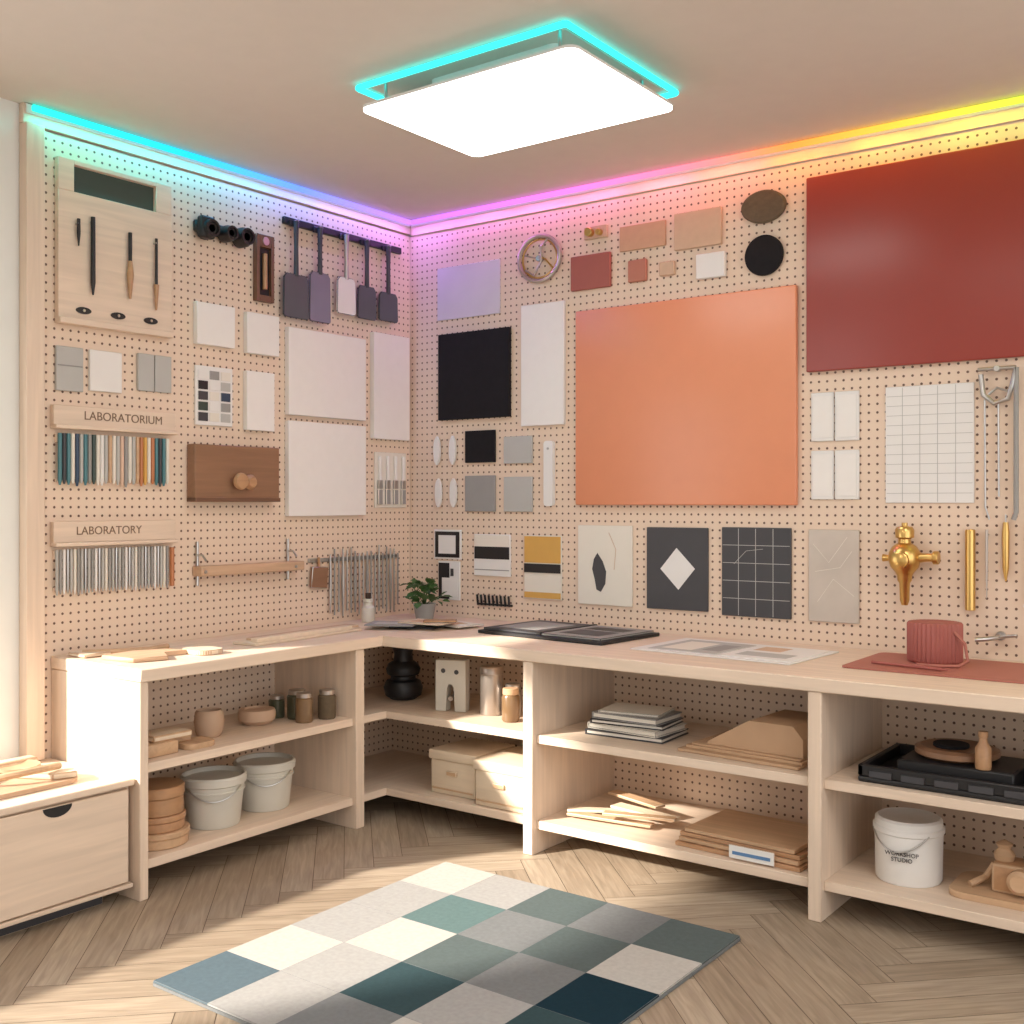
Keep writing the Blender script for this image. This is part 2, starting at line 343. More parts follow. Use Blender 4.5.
b.box(-1.09,-1.02,n0,.03,2.44,2.47,W_dark); b.box(-1.09,-1.02,n0,.03,2.70,2.76,W_dark); b.box(-1.09,-1.02,n0,.015,2.47,2.70,BLACK); b.tube([(-1.055,.024,2.50),(-1.055,.024,2.67)],.012,W_mid,12); b.cyl((-1.055,.03,2.73),.02,.004,STEEL,'y',16); b.done()
b=B('spatula_rack',LW)
b.box(-.93,-.08,n0,.022,2.845,2.88,BLACK,.003)
for i,(a,c,z0_,z1_,mm) in enumerate(((-.955,-.79,2.385,2.60,SLATE),(-.785,-.64,2.385,2.635,SLATE2),(-.595,-.46,2.45,2.64,WHITE2),(-.445,-.305,2.445,2.62,SLATE),(-.285,-.135,2.455,2.61,SLATE))):
    m_=(a+c)/2
    b.box(m_-.035,m_+.035,.022,.036,2.835,2.865,BLACK,.003); b.tube([(m_,.042,2.86),(m_,.042,2.74),(m_,.042,z1_-.01)],[.014,.011,.013],DGREY if i!=2 else STEEL,10); b.tube([(m_,.03,2.86),(m_,.06,2.865)],.006,STEEL,8)
    b.prism([(a,z0_+.01),(a+.010,z0_),(c-.010,z0_),(c,z0_+.01),(c-.004,z1_-.02),(c-.02,z1_),(a+.02,z1_),(a+.004,z1_-.02)],.034,.046,mm,'xz',.002)
b.done()
for s0,s1,z0,z1 in ((-1.455,-1.24,2.195,2.385),(-1.168,-.97,2.185,2.378),(-1.17,-1.0,1.82,2.10),(-.91,-.37,1.91,2.34),(-.31,-.025,1.82,2.39),(-.91,-.37,1.41,1.88)):
    canvas('blank_canvas',LW,s0,s1,z0,z1,WHITE,.03).done()
canvas('material_swatch',LW,-2.13,-2.01,1.93,2.11,LGREY,.015).box(-2.125,-2.015,.016,.018,2.03,2.035,GREY,0).done()
canvas('material_swatch',LW,-1.98,-1.83,1.94,2.11,WHITE2,.015).done()
b=canvas('material_swatch',LW,-1.75,-1.67,1.96,2.12,LGREY,.015); b.box(-1.665,-1.58,n0,.015,1.96,2.12,LGREY); b.done()
b=canvas('colour_chart_card',LW,-1.45,-1.24,1.83,2.10,WHITE2,.012)
cm=[[DGREY,CREAM,LGREY],[GREEN,WHITE2,GREY],[DGREY,CREAM,NAVY],[BLACK,WHITE2,LGREY],[WHITE2,GREY,CREAM]]
for r in range(5):
    for c in range(3): b.box(-1.437+c*.064,-1.383+c*.064,.013,.016,1.848+r*.048,1.888+r*.048,cm[r][c],.0005)
b.done()
b=B('wall_sign',LW); b.box(-2.15,-1.57,n0,.03,1.79,1.87,W_y); b.box(-2.15,-1.57,n0,.05,1.775,1.79,W_y); o=b.done(); text('lettering','LABORATORIUM',.050,(.031,-1.84,1.832),ROTL,W_ink,o)
b=B('wall_sign',LW); b.box(-2.15,-1.57,n0,.03,1.315,1.40,W_y); b.box(-2.15,-1.57,n0,.05,1.30,1.315,W_y); o=b.done(); text('lettering','LABORATORY',.048,(.031,-1.91,1.36),ROTL,W_ink,o)
def rods(name,M,s0,s1,z0,z1,n,cols,r,dz=.02,rack=W_y):
    b=B(name,M); b.box(s0,s1,n0,.015,z1-.035,z1,rack); b.box(s0,s1,n0,.012,z0+.02,z0+.035,rack)
    for i in range(n):
        s_=s0+(s1-s0)*(i+.5)/n; q=random.random()*dz; m_=cols[i%len(cols)]
        b.tube([(s_,.016+r,z1+.002),(s_,.016+r,z0+q+.02),(s_,.016+r,z0+q)],[r,r,r*.45],m_,8)
    return b
cols=[TEAL,DGREY,TEAL,CREAM,NAVY,LGREY,TEAL,GREY,GREEN,CREAM,WHITE2,LGREY,W_tan,CREAM,LGREY,PEACH,GREY,CREAM,LGREY,W_tan,ORG,YELLOW,CREAM,ORG]
rods('marker_pen_rack',LW,-2.13,-1.60,1.54,1.755,28,cols,.0085).done()
cols=[LGREY,GREY,WHITE2,STEEL,LGREY,CREAM,GREY,LGREY,STEEL]
b=rods('drill_bit_rack',LW,-2.14,-1.60,1.10,1.285,34,cols,.0062,.01)
b.tube([(-1.585,.025,1.28),(-1.585,.025,1.11)],.010,ORG,8); b.done()
b=B('wooden_wall_box',LW); b.box(-1.49,-.995,n0,.06,1.49,1.74,W_box,.004); b.box(-1.49,-.995,n0,.068,1.48,1.50,W_dark)
b.lathe((-1.26,.06,1.575),[(0,0),(.012,0),(.010,.012),(.034,.022),(.04,.036),(.034,.05),(0,.056)],W_mid,'y',24); b.lathe((-1.19,.06,1.572),[(0,0),(.03,0),(.036,.02),(.022,.04),(.0,.044)],W_mid,'y',20); b.done()
b=B('wall_ledge_shelf',LW); b.box(-1.46,-.84,n0,.07,1.145,1.19,W_tany,.004)
for s_ in (-1.44,-.90): b.tube([(s_,.012,1.10),(s_,.012,1.30)],.007,STEEL,8); b.tube([(s_,.012,1.24),(s_,.05,1.24),(s_,.075,1.215)],.005,STEEL,8); b.cyl((s_,.07,1.165),.008,.006,STEEL,'y',10)
b.done()
b=B('hanging_tool_set',LW); b.box(-.76,-.10,n0,.012,1.175,1.195,STEEL)
for i in range(18):
    s_=-.62+i*.030; b.tube([(s_,.02,1.20+.05*random.random()),(s_,.02,1.05),(s_,.02,.88+.04*random.random())],[.004,.0045 if i%3 else .009,.004],[STEEL,GREY,GREY,STEEL][i%4],8)
b.prism([(-.76,1.05),(-.65,1.04),(-.64,1.15),(-.75,1.155)],.013,.03,W_box,'xz',.003); b.tube([(-.70,.02,1.15),(-.70,.02,1.20)],.007,W_mid,8)
b.done()
b=B('paintbrush_set',LW); b.box(-.28,-.03,n0,.01,1.45,1.75,CREAM)
for i in range(4):
    s_=-.25+i*.062; b.tube([(s_,.018,1.73),(s_,.018,1.60)],.009,WHITE2,8); b.box(s_-.016,s_+.016,.011,.026,1.55,1.60,STEEL); b.box(s_-.018,s_+.018,.012,.025,1.465,1.55,GREY,.004)
b.done()
# ------------------------------------------------------------------ right wall items (s=x, n=-y)
canvas('lavender_paper_sheet',RW,.20,.63,2.47,2.755,LAV,.008).done()
b=B('ring_wall_clock',RW); c=(.89,2.72); b.tube([(c[0]+.125*math.cos(a),.02,c[1]+.115*math.sin(a)) for a in [2*math.pi*k/40 for k in range(40)]],.011,TIN,8,closed=True)
b.tube([(c[0]+.105*math.cos(a),.016,c[1]+.098*math.sin(a)) for a in [2*math.pi*k/36 for k in range(36)]],.005,BRASS,8,closed=True)
b.tube([(c[0]-.085,.02,c[1]-.05),(c[0]-.03,.022,c[1]-.085),(c[0]+.015,.022,c[1]-.01),(c[0]+.01,.022,c[1]+.06),(c[0]+.05,.02,c[1]+.092)],.006,TIN,8)
b.tube([(c[0]+.08,.02,c[1]-.055),(c[0]+.04,.02,c[1]-.01),(c[0],.02,c[1]+.01)],.005,BRASS,8); b.cyl((c[0],.0,c[1]),.016,.03,TIN,'y',16); b.tube([(c[0],.008,c[1]),(c[0]-.105,.012,c[1]+.03)],.004,TIN,8); b.done()
b=B('brass_wall_bracket',RW); b.box(1.16,1.29,n0,.02,2.775,2.835,SAND2); b.cyl((1.20,.02,2.805),.022,.03,BRASS,'y',20); b.cyl((1.255,.02,2.80),.016,.025,BRASS,'y',20); b.done()
canvas('sandpaper_swatch',RW,1.36,1.61,2.69,2.81,SAND,.012).done(); canvas('sandpaper_swatch',RW,1.66,1.90,2.655,2.825,SAND2,.02).done()
b=B('cork_disc',RW); b.lathe((2.105,n0,2.79),[(0,0),(.095,0),(.10,.006),(.10,.025),(.094,.03),(0,.03)],OLIVE,'y',40); o=b.done(); o.scale=(1.04,1,.72); o.location.z=2.79-.1*.72
b=B('black_disc',RW); b.lathe((2.105,n0,2.575),[(0,0),(.086,0),(.09,.004),(.09,.018),(.086,.022),(.05,.024),(0,.025)],BLACKF,'y',40); b.done()
canvas('clay_tile',RW,1.08,1.31,2.53,2.70,BRICK,.02,.004).done(); canvas('clay_tile',RW,1.41,1.51,2.535,2.64,BRICK2,.02,.004).done()
canvas('clay_tile',RW,1.58,1.66,2.545,2.61,SAND2,.02,.004).done(); canvas('clay_tile',RW,1.775,1.92,2.505,2.62,WHITE2,.025,.004).done()
canvas('black_canvas',RW,.22,.70,1.925,2.39,BLACKF,.025).done(); canvas('blank_canvas',RW,.775,1.04,1.87,2.49,WHITE,.02).done()
canvas('felt_swatch',RW,.40,.60,1.69,1.86,BLACKF,.015).done(); canvas('felt_swatch',RW,.66,.84,1.68,1.82,LGREY,.015).done()
canvas('felt_swatch',RW,.40,.60,1.43,1.62,GREY,.015).done(); canvas('felt_swatch',RW,.66,.84,1.43,1.61,LGREY,.015).done()
b=B('white_slat_handle',RW); b.prism(rrect(.92,.975,1.46,1.79,.014),n0,.025,WHITE2,'xz',.003); b.cyl((.948,.025,1.75),.006,.006,STEEL,'y',12); b.done()
for s_,z_ in ((.205,1.76),(.315,1.76),(.215,1.53),(.32,1.53)):
    b=B('white_oval_pull',RW); b.prism([(s_+.022*math.cos(a),z_+.08*math.sin(a)) for a in [2*math.pi*k/24 for k in range(24)]],.008,.022,WHITE2,'xz',.003)
    b.cyl((s_,n0,z_+.04),.006,.01,STEEL,'y',10); b.cyl((s_,n0,z_-.04),.006,.01,STEEL,'y',10); b.done()
b=B('orange_lacquer_panel',RW); b.box(1.115,2.26,n0,.03,1.465,2.425,ORANGE,.006,3); b.done()
b=B('red_lacquer_panel',RW); b.box(2.305,3.55,n0,.03,2.04,2.88,RED,.006,3); b.done()
for z0,z1 in ((1.74,1.95),(1.49,1.70)):
    b=B('white_tile_pair',RW); b.box(2.32,2.42,n0,.012,z0,z1,WHITE2,.003); b.box(2.425,2.53,n0,.012,z0,z1,WHITE2,.003)
    for s_ in (2.33,2.435): b.box(s_,s_+.085,.012,.015,z0+.015,z1-.015,WHITE,.001)
    b.done()
b=canvas('grid_planner_sheet',RW,2.64,2.99,1.475,1.955,WHITE2,.008)
for i in range(1,5): b.box(2.64+i*.07-.0012,2.64+i*.07+.0012,.009,.0098,1.48,1.95,LGREY,0)
for i in range(1,12): b.box(2.645,2.985,.009,.0098,1.475+i*.04-.001,1.475+i*.04+.001,LGREY,0)
b.done()
b=B('steel_caliper_clamp',RW)
b.tube([(3.02,.03,1.98),(3.03,.03,1.90),(3.07,.03,1.865),(3.12,.03,1.88),(3.14,.03,1.95),(3.15,.03,2.0)],.010,STEEL,10); b.tube([(3.01,.03,2.0),(3.15,.03,2.0)],.008,STEEL,10)
b.tube([(3.05,.03,1.90),(3.08,.03,1.925),(3.12,.03,1.91)],.005,STEEL,8)
b.tube([(3.035,.03,1.88),(3.035,.02,1.46),(3.05,.02,1.41)],.004,STEEL,8); b.tube([(3.085,.03,1.87),(3.085,.02,1.50)],.004,STEEL,8); b.tube([(3.15,.03,2.0),(3.15,.03,1.44),(3.14,.03,1.41)],.010,GREY,10); b.cyl((3.08,n0,2.0),.012,.04,STEEL,'y',14); b.done()
b=B('photo_card_pair',RW)
b.box(.18,.37,n0,.012,1.17,1.33,WHITE2); b.box(.19,.36,.012,.014,1.18,1.32,BLACK,0); b.box(.215,.335,.014,.016,1.20,1.30,WHITE2,0)
b.box(.21,.36,n0,.012,.95,1.16,WHITE2); b.box(.215,.29,.012,.014,.955,1.15,BLACK,0); b.box(.24,.35,.014,.016,.97,1.07,WHITE,0); b.box(.30,.32,.014,.016,1.08,1.12,DGREY,0); b.done()
b=canvas('striped_card',RW,.46,.70,1.09,1.31,WHITE2,.012); b.box(.465,.695,.0125,.015,1.18,1.245,BLACK,0); b.box(.465,.695,.0125,.015,1.245,1.305,CREAM,0); b.box(.465,.695,.0125,.015,1.12,1.125,GREY,0); b.done()
b=canvas('mustard_card',RW,.79,1.02,.985,1.31,CREAM,.012); b.box(.793,1.017,.0125,.015,1.17,1.305,YELLOW,0); b.box(.793,1.017,.0125,.018,1.12,1.165,BLACK,0); b.box(.793,1.017,.0125,.015,.99,1.02,YELLOW,0); b.done()
b=canvas('leaf_print_poster',RW,1.12,1.43,.975,1.365,CREAM,.012)
b.prism([(1.22,1.10),(1.205,1.15),(1.215,1.20),(1.235,1.23),(1.265,1.19),(1.285,1.14),(1.28,1.08),(1.255,1.04),(1.23,1.05)],.0125,.015,DGREY); b.tube([(1.30,.014,1.33),(1.34,.014,1.25),(1.33,.014,1.15)],.0014,SAND2,6); b.done()
b=canvas('diamond_print_poster',RW,1.51,1.83,.975,1.36,DGREY,.012); b.prism([(1.585,1.165),(1.67,1.265),(1.765,1.17),(1.68,1.07)],.0125,.015,WHITE2); b.done()
b=canvas('grid_chalk_board',RW,1.90,2.23,.965,1.365,DGREY,.012)
for i in range(1,4): b.box(1.90+i*.0825-.0013,1.90+i*.0825+.0013,.0125,.014,.97,1.36,LGREY,0)
for i in range(1,5): b.box(1.905,2.225,.0125,.014,.965+i*.08-.0013,.965+i*.08+.0013,LGREY,0)
b.tube([(1.96,.0135,1.20),(2.02,.0135,1.26),(2.10,.0135,1.27)],.0011,LGREY,6)
b.done()
b=canvas('marbled_paper_print',RW,2.31,2.53,.965,1.36,MARB,.012)
for q in (((2.33,1.30),(2.40,1.22),(2.48,1.33)),((2.35,1.05),(2.42,1.15),(2.51,1.08)),((2.34,1.18),(2.45,1.2),(2.50,1.27))): b.tube([(x,.0125,z) for x,z in q],.0014,CREAM,6)
b.done()
b=B('brass_valve',RW); vx=2.735
b.lathe((vx,.062,1.06),[(0,0),(.012,.0),(.019,.02),(.021,.09),(.028,.10),(.030,.12),(.038,.135),(.056,.155),(.064,.185),(.062,.215),(.046,.24),(.026,.252),(.024,.268),(.036,.275),(.038,.305),(.030,.318),(.012,.322),(.012,.335),(0,.335)],BRASS,'z',32)
b.cyl((vx,n0,1.245),.042,.045,BRASS,'y',28); b.tube([(vx+.04,.062,1.252),(vx+.09,.066,1.256),(vx+.12,.07,1.256)],[.022,.017,.017],BRASS,16); b.cyl((vx+.115,.07,1.256),.027,.022,BRASS,'x',20)
b.lathe((vx,.118,1.245),[(0,0),(.035,0),(.035,.018),(.02,.026),(0,.026)],BRASS,'y',24); b.tube([(vx-.055,.07,1.25),(vx-.085,.07,1.25)],[.012,.016],BRASS,12); b.done()
b=B('brass_tube_holder',RW); b.cyl((2.98,.026,1.05),.019,.32,BRASS); b.cyl((2.98,n0,1.30),.008,.02,BRASS,'y',12); b.cyl((2.98,n0,1.12),.008,.02,BRASS,'y',12); b.done()
b=B('thin_scriber_tool',RW); b.tube([(3.04,.02,1.37),(3.04,.02,1.2),(3.04,.02,1.10)],[.006,.005,.002],TIN,8); b.cyl((3.04,n0,1.35),.005,.02,STEEL,'y',10); b.done()
b=B('brass_plumb_tool',RW); b.tube([(3.11,.02,1.43),(3.11,.02,1.39)],.003,STEEL,8); b.tube([(3.11,.02,1.40),(3.11,.02,1.36),(3.11,.02,1.22),(3.11,.02,1.17)],[.010,.014,.012,.003],BRASS,12); b.done()
b=B('white_hook_rail',RW); b.tube([(3.19,.02,1.40),(3.19,.02,1.10),(3.19,.06,1.08)],.010,WHITE2,8); b.done()
b=B('chrome_tap_spout',RW); b.cyl((3.09,n0,.955),.018,.02,STEEL,'y',20); b.tube([(3.09,.02,.955),(3.09,.08,.955),(3.06,.11,.95),(3.02,.12,.945)],.009,STEEL,12); b.tube([(3.09,.05,.955),(3.16,.06,.965)],.007,STEEL,10); b.done()
b=B('peg_coat_rack',RW); b.box(.48,.71,n0,.012,.935,.945,BLACK)
for i in range(9): b.tube([(.49+i*.026,.016,.935),(.49+i*.026,.024,.99)],.006,BLACK,8)
b.done()
# ------------------------------------------------------------------ counter items
CT=.861
b=B('wooden_board_stack'); b.sub=T(.34,-1.12,CT,math.radians(4)); b.box(-.07,.07,-.36,.34,0,.012,W_pale); b.box(-.05,.03,-.30,.36,.012,.024,W_tany); b.box(.02,.06,-.34,.28,.012,.03,W_pale); b.done()
b=B('wooden_cutout_shapes')
b.prism([(.26,-2.10),(.44,-2.08),(.48,-1.95),(.38,-1.90),(.40,-1.80),(.28,-1.82),(.24,-1.95)],CT,CT+.018,W_tany,'xy',.003)
b.prism(rrect(.34,.50,-1.80,-1.68,.04),CT,CT+.02,W_pale,'xy',.003); b.tube([(.10,-2.08,CT+.012),(.18,-1.98,CT+.012),(.23,-1.85,CT+.012),(.2,-1.75,CT+.012)],.012,W_tan,8); b.box(.06,.18,-2.12,-2.0,CT,CT+.015,W_pale,.004); b.done()
def plant():
    b=B('potted_plant'); c=(.29,-.21); b.lathe((c[0],c[1],CT),[(0,0),(.045,0),(.058,.07),(.06,.085),(.052,.085),(.05,.075),(0,.075)],GREY,seg=24); b.lathe((c[0],c[1],CT+.072),[(0,0),(.05,0),(.05,.006),(0,.008)],SOIL,seg=20)
    for i in range(64):
        a=random.random()*6.28; r=.02+.075*random.random(); z=CT+.09+random.random()*.12; x,y=c[0]+r*math.cos(a),c[1]+r*math.sin(a)
        if i%4==0: b.tube([(c[0],c[1],CT+.07),(c[0]+.5*r*math.cos(a),c[1]+.5*r*math.sin(a),(CT+.07+z)/2+.02),(x,y,z)],.0022,LEAF,6)
        b.sub=T(x,y,z,a,random.uniform(-.6,.6),random.uniform(-.9,.5)); l=.035+.02*random.random(); w=l*.42
        vs=[(0,0,0),(l*.3,w*.8,.004),(l*.7,w*.9,.004),(l*1.1,0,-.006),(l*.7,-w*.9,.004),(l*.3,-w*.8,.004),(l*.5,0,-.003)]
        b._add(vs,[(0,1,6),(1,2,6),(2,3,6),(3,4,6),(4,5,6),(5,0,6)],LEAF); b.sub=I4
    b.done()
plant()
b=B('glass_specimen_jar'); b.lathe((.14,-.48,CT),[(0,0),(.03,0),(.034,.01),(.034,.075),(.022,.09),(.022,.10),(.026,.105),(.026,.12),(0,.12)],CERAM); b.cyl((.14,-.48,CT+.12),.014,.03,SOIL,seg=14); b.done()
b=B('magazine_stack')
for i,(x,y,r,m_) in enumerate(((.50,-.50,.3,DGREY),(.64,-.38,-.2,CREAM),(.44,-.62,.5,GREY),(.58,-.52,.1,W_pale))):
    b.sub=T(x,y,CT+i*.009,r); b.box(-.12,.12,-.085,.085,0,.008,m_,.001); b.box(-.08,.05,-.05,.04,.008,.0088,KRAFT if i%2 else LGREY,0)
b.sub=T(.66,-.52,CT+.036,.6); b.box(-.08,.08,-.02,.02,0,.012,W_mid); b.done()
b=B('open_portfolio_book'); b.sub=T(1.27,-.32,CT,math.radians(-4)); b.box(-.36,.36,-.23,.23,0,.016,BLACK,.003); b.box(-.34,-.01,-.21,.21,.016,.028,DGREY,.002); b.box(.01,.34,-.21,.21,.016,.026,GREY,.002); b.box(-.012,.012,-.22,.22,.016,.030,BLACK,.002)
b.box(-.30,-.06,-.15,.14,.028,.0288,GREY,0); b.box(.06,.28,-.14,.02,.026,.0268,DGREY,0); b.box(.06,.28,.05,.15,.026,.0268,BLACK,0); b.done()
b=B('printed_sheets'); b.sub=T(2.14,-.40,CT,math.radians(-3)); b.box(-.36,.36,-.22,.24,0,.005,WHITE2,.001); b.box(-.30,.02,-.18,.18,.005,.008,LGREY,.001); b.box(.04,.34,-.19,.2,.005,.009,WHITE2,.001)
b.box(.08,.30,-.13,-.02,.009,.0096,LGREY,0); b.box(.08,.2,.03,.15,.009,.0096,SAND2,0); b.box(-.26,-.12,-.13,.12,.008,.0086,CREAM,0); b.box(-.09,-.01,-.1,.1,.008,.0086,GREY,0); b.done()
b=B('coral_cutting_mat'); b.prism(rrect(2.66,3.34,-.58,-.10,.03),CT,CT+.006,CORAL,'xy',.001); b.done()
b=B('ribbed_coral_spool'); mx,my=2.915,-.26; b.lathe((mx,my,CT+.007),[(0,0),(.09,0),(.097,.005),(.099,.01),(.099,.145),(.094,.152),(.060,.154),(.035,.150),(0,.149)],CORALR,seg=144,rib=.025,nr=36)
b.lathe((mx,my,CT+.150),[(0,0),(.03,0),(.032,.006),(.018,.010),(0,.008)],CORAL,seg=24)
b.tube([(mx+.085,my-.05,CT+.13),(mx+.125,my-.06,CT+.09),(mx+.14,my-.08,CT+.03),(mx+.12,my-.12,CT+.014),(mx+.06,my-.15,CT+.013),(mx-.02,my-.16,CT+.013)],.006,CORAL,10); b.done()
b=B('coral_pencil'); b.tube([(2.74,-.46,CT+.014),(3.00,-.50,CT+.014),(3.03,-.505,CT+.014)],[.006,.006,.001],CORALR,8); b.done()
# ------------------------------------------------------------------ shelf items
M5=.501; B1=.141
b=B('wooden_toy_blocks'); b.box(.38,.52,-2.07,-1.93,M5,M5+.05,W_tan,.006,2); b.box(.32,.44,-1.91,-1.81,M5,M5+.04,W_tany,.006,2); b.box(.40,.50,-2.03,-1.85,M5+.05,M5+.075,W_pale,.006,2); b.prism(rrect(.41,.53,-1.89,-1.75,.03),M5,M5+.022,W_tan,'xy',.003); b.done()
b=B('clay_cup'); b.lathe((.36,-1.66,M5),[(0,0),(.045,0),(.055,.015),(.062,.06),(.058,.10),(.05,.11),(.046,.105),(.05,.06),(.04,.02),(0,.015)],TERRA); b.done()
b=B('round_wooden_bowl'); b.lathe((.32,-1.37,M5),[(0,0),(.055,0),(.08,.02),(.083,.05),(.078,.065),(.055,.068),(.05,.06),(0,.058)],TERRA); b.done()
for x,y,r,h,m_ in ((.28,-1.22,.036,.10,OLG),(.37,-1.18,.044,.13,OLG),(.46,-1.22,.038,.13,AMBER),(.48,-1.10,.04,.13,OLIVE)):
    b=B('spice_jar'); b.lathe((x,y,M5),[(0,0),(r*.95,0),(r,.008),(r,h*.78),(r*.8,h*.85),(0,h*.85)],m_); b.cyl((x,y,M5+h*.83),r*.88,h*.17,TIN); b.done()
b=B('stacked_round_boxes')
z=B1
for r,h,m_ in ((.122,.06,W_tan),(.107,.06,W_midx),(.102,.11,W_mid)):
    b.cyl((.42,-1.96,z),r,h*.62,m_,seg=40,e=.004); b.cyl((.42,-1.96,z+h*.62),r*1.04,h*.38,m_,seg=40,e=.004); z+=h
b.done()
for x,y,s_ in ((.39,-1.66,1.06),(.36,-1.36,1.05)):
    b=B('white_plastic_bucket'); b.lathe((x,y,B1),[(0,0),(.098*s_,0),(.102*s_,.006),(.118*s_,.16*s_),(.126*s_,.165*s_),(.128*s_,.19*s_),(.122*s_,.198*s_),(.116*s_,.197*s_),(.114*s_,.18*s_),(.10*s_,.178*s_),(0,.176*s_)],CERAM,seg=48)
    b.lathe((x,y,B1+.135*s_),[(.117*s_,0),(.121*s_,.002),(.121*s_,.008),(.117*s_,.01)],CERAM,seg=48)
    b.tube([(x+.125*s_*math.cos(a),y+.125*s_*math.sin(a),B1+.16*s_-.05*math.sin((a+1.6)/1.9*math.pi)) for a in [-1.6+1.9*k/14 for k in range(15)]],.003,STEEL,6); b.done()
b=B('black_ceramic_vase'); b.lathe((.42,-.52,M5),[(0,0),(.06,0),(.09,.02),(.098,.06),(.085,.09),(.062,.10),(.062,.115),(.08,.125),(.086,.15),(.075,.175),(.05,.19),(.045,.22),(.055,.26),(.048,.26),(.038,.22),(0,.2)],BLACK); b.done()
b=B('cutout_sculpture_block'); b.sub=T(.82,-.62,M5,.35)
pp=[(-.075,0),(-.02,0),(-.02,.11),(-.01,.13),(.01,.13),(.02,.11),(.02,0),(.075,0),(.075,.24),(-.075,.24)]
b.prism(pp,-.03,.03,CERAM,'xz',.003); 
for q in ((-.035,.19),(.03,.185)): b.cyl((q[0],-.032,q[1]),.011,.004,DGREY,'y',18)
b.cyl((0,-.032,.06),.012,.06,TIN,'y',12); b.done()
b=B('steel_canister'); b.lathe((1.02,-.58,M5),[(0,0),(.05,0),(.052,.004),(.052,.185),(.055,.187),(.055,.215),(.05,.222),(0,.222)],TIN); b.done()
for x,y,m_ in ((1.13,-.56,TIN),(1.19,-.66,AMBER)):
    b=B('small_lidded_jar'); b.lathe((x,y,M5),[(0,0),(.036,0),(.04,.008),(.04,.11),(.034,.12),(0,.12)],m_); b.cyl((x,y,M5+.118),.036,.03,STEEL if m_ is TIN else W_tan); b.done()
def crate(x0,x1,y0,y1,z,h):
    b=B('lidded_storage_box'); b.box(x0,x1,y0,y1,z,z+h*.78,W_pale,.008,2); b.box(x0-.008,x1+.008,y0-.008,y1+.008,z+h*.78,z+h,W_pale,.006,2); b.box((x0+x1)/2-.03,(x0+x1)/2+.03,y0-.012,y0,z+h*.45,z+h*.56,W_tan,.003); b.box(x0+.01,x1-.01,y0-.004,y0,z+.02,z+.03,W_tan,.001); b.done()
crate(.79,1.05,-.74,-.45,B1,.20); crate(1.09,1.36,-.79,-.45,B1,.20)
b=B('book_stack'); z=M5
for w,d,h,m_,r in ((.36,.25,.022,DGREY,.05),(.34,.24,.026,CREAM,-.06),(.33,.22,.018,BLACK,.1),(.31,.22,.028,GREY,.0),(.27,.20,.012,CREAM,.16)):
    b.sub=T(1.78,-.56,z,r); b.box(-w/2,w/2,-d/2,d/2,0,h*.2,m_,.001); b.box(-w/2+.004,w/2-.006,-d/2+.005,d/2-.005,h*.2,h*.8,CREAM,.001); b.box(-w/2,w/2,-d/2,d/2,h*.8,h,m_,.001); b.box(-w/2-.001,-w/2+.004,-d/2,d/2,0,h,m_,.001); z+=h
b.done()
b=B('cardboard_sheets'); b.sub=T(2.34,-.56,M5,-.06); b.box(-.26,.25,-.2,.18,0,.012,KRAFT); b.box(-.24,.25,-.17,.18,.012,.024,W_tan); b.box(-.22,.24,-.16,.18,.024,.032,KRAFT)
b.prism([(-.16,.032),(.24,.032),(.24,.10),(.20,.145),(.02,.145),(-.16,.042)],-.14,.16,KRAFT,'xz',.001); b.done()
b=B('wood_offcut_pile')
for i,(x,y,r,l,w,m_) in enumerate(((1.68,-.55,.25,.38,.06,W_pale),(1.72,-.68,.12,.38,.05,W_tan),(1.66,-.62,.5,.32,.05,W_pale),(1.83,-.58,-.15,.32,.07,W_pale),(1.86,-.68,.3,.30,.045,W_tan),(1.74,-.50,-.3,.30,.06,W_tan))):
    b.sub=T(x,y,B1+.012*i,r); b.box(-l/2,l/2,-w/2,w/2,0,.011,m_)
b.done()
b=B('plywood_sheet_stack'); b.sub=T(2.345,-.60,B1,-.05)
for i,(w,d) in enumerate(((.52,.38),(.50,.36),(.50,.34),(.46,.34))): b.box(-w/2,w/2,-d/2,d/2,i*.018,i*.018+.016,W_tan if i%2 else W_midx)
b.sub=I4; b.box(2.32,2.50,-.812,-.808,B1+.006,B1+.056,WHITE2,.001); b.box(2.335,2.485,-.814,-.812,B1+.022,B1+.034,BLUE,0); b.done()
b=B('black_tool_tray'); x0,x1,y0,y1=2.80,3.42,-.79,-.36; z=M5
b.box(x0,x1,y0,y1,z,z+.02,BLACK,.006,2)
for q in ((x0,x1,y0,y0+.02),(x0,x1,y1-.02,y1),(x0,x0+.02,y0,y1),(x1-.02,x1,y0,y1)): b.box(q[0],q[1],q[2],q[3],z+.02,z+.06,BLACK,.004)
for i in range(5): b.box(x0+.04+i*.11,x0+.12+i*.11,y0-.006,y0,z+.02,z+.045,DGREY,.002)
b.box(x0+.12,x0+.50,y0+.05,y0+.32,z+.02,z+.085,BLACK,.006); b.done()
b=B('round_wooden_palette'); b.lathe((3.08,-.58,M5+.086),[(0,0),(.12,0),(.14,.012),(.14,.03),(.12,.038),(.10,.032),(0,.032)],W_box,seg=40); b.cyl((3.06,-.58,M5+.118),.06,.012,BLACKF); b.done()
b=B('amber_bottle'); b.lathe((3.20,-.72,M5+.086),[(0,0),(.024,0),(.026,.01),(.026,.07),(.014,.09),(.013,.105),(.016,.107),(.016,.125),(0,.125)],W_mid); b.done()
b=B('white_paint_bucket'); x,y=2.925,-.62
b.lathe((x,y,B1),[(0,0),(.108,0),(.113,.008),(.116,.17),(.122,.175),(.122,.19),(.116,.195),(.114,.215),(.105,.222),(.10,.218),(0,.216)],WHITE2,seg=48)
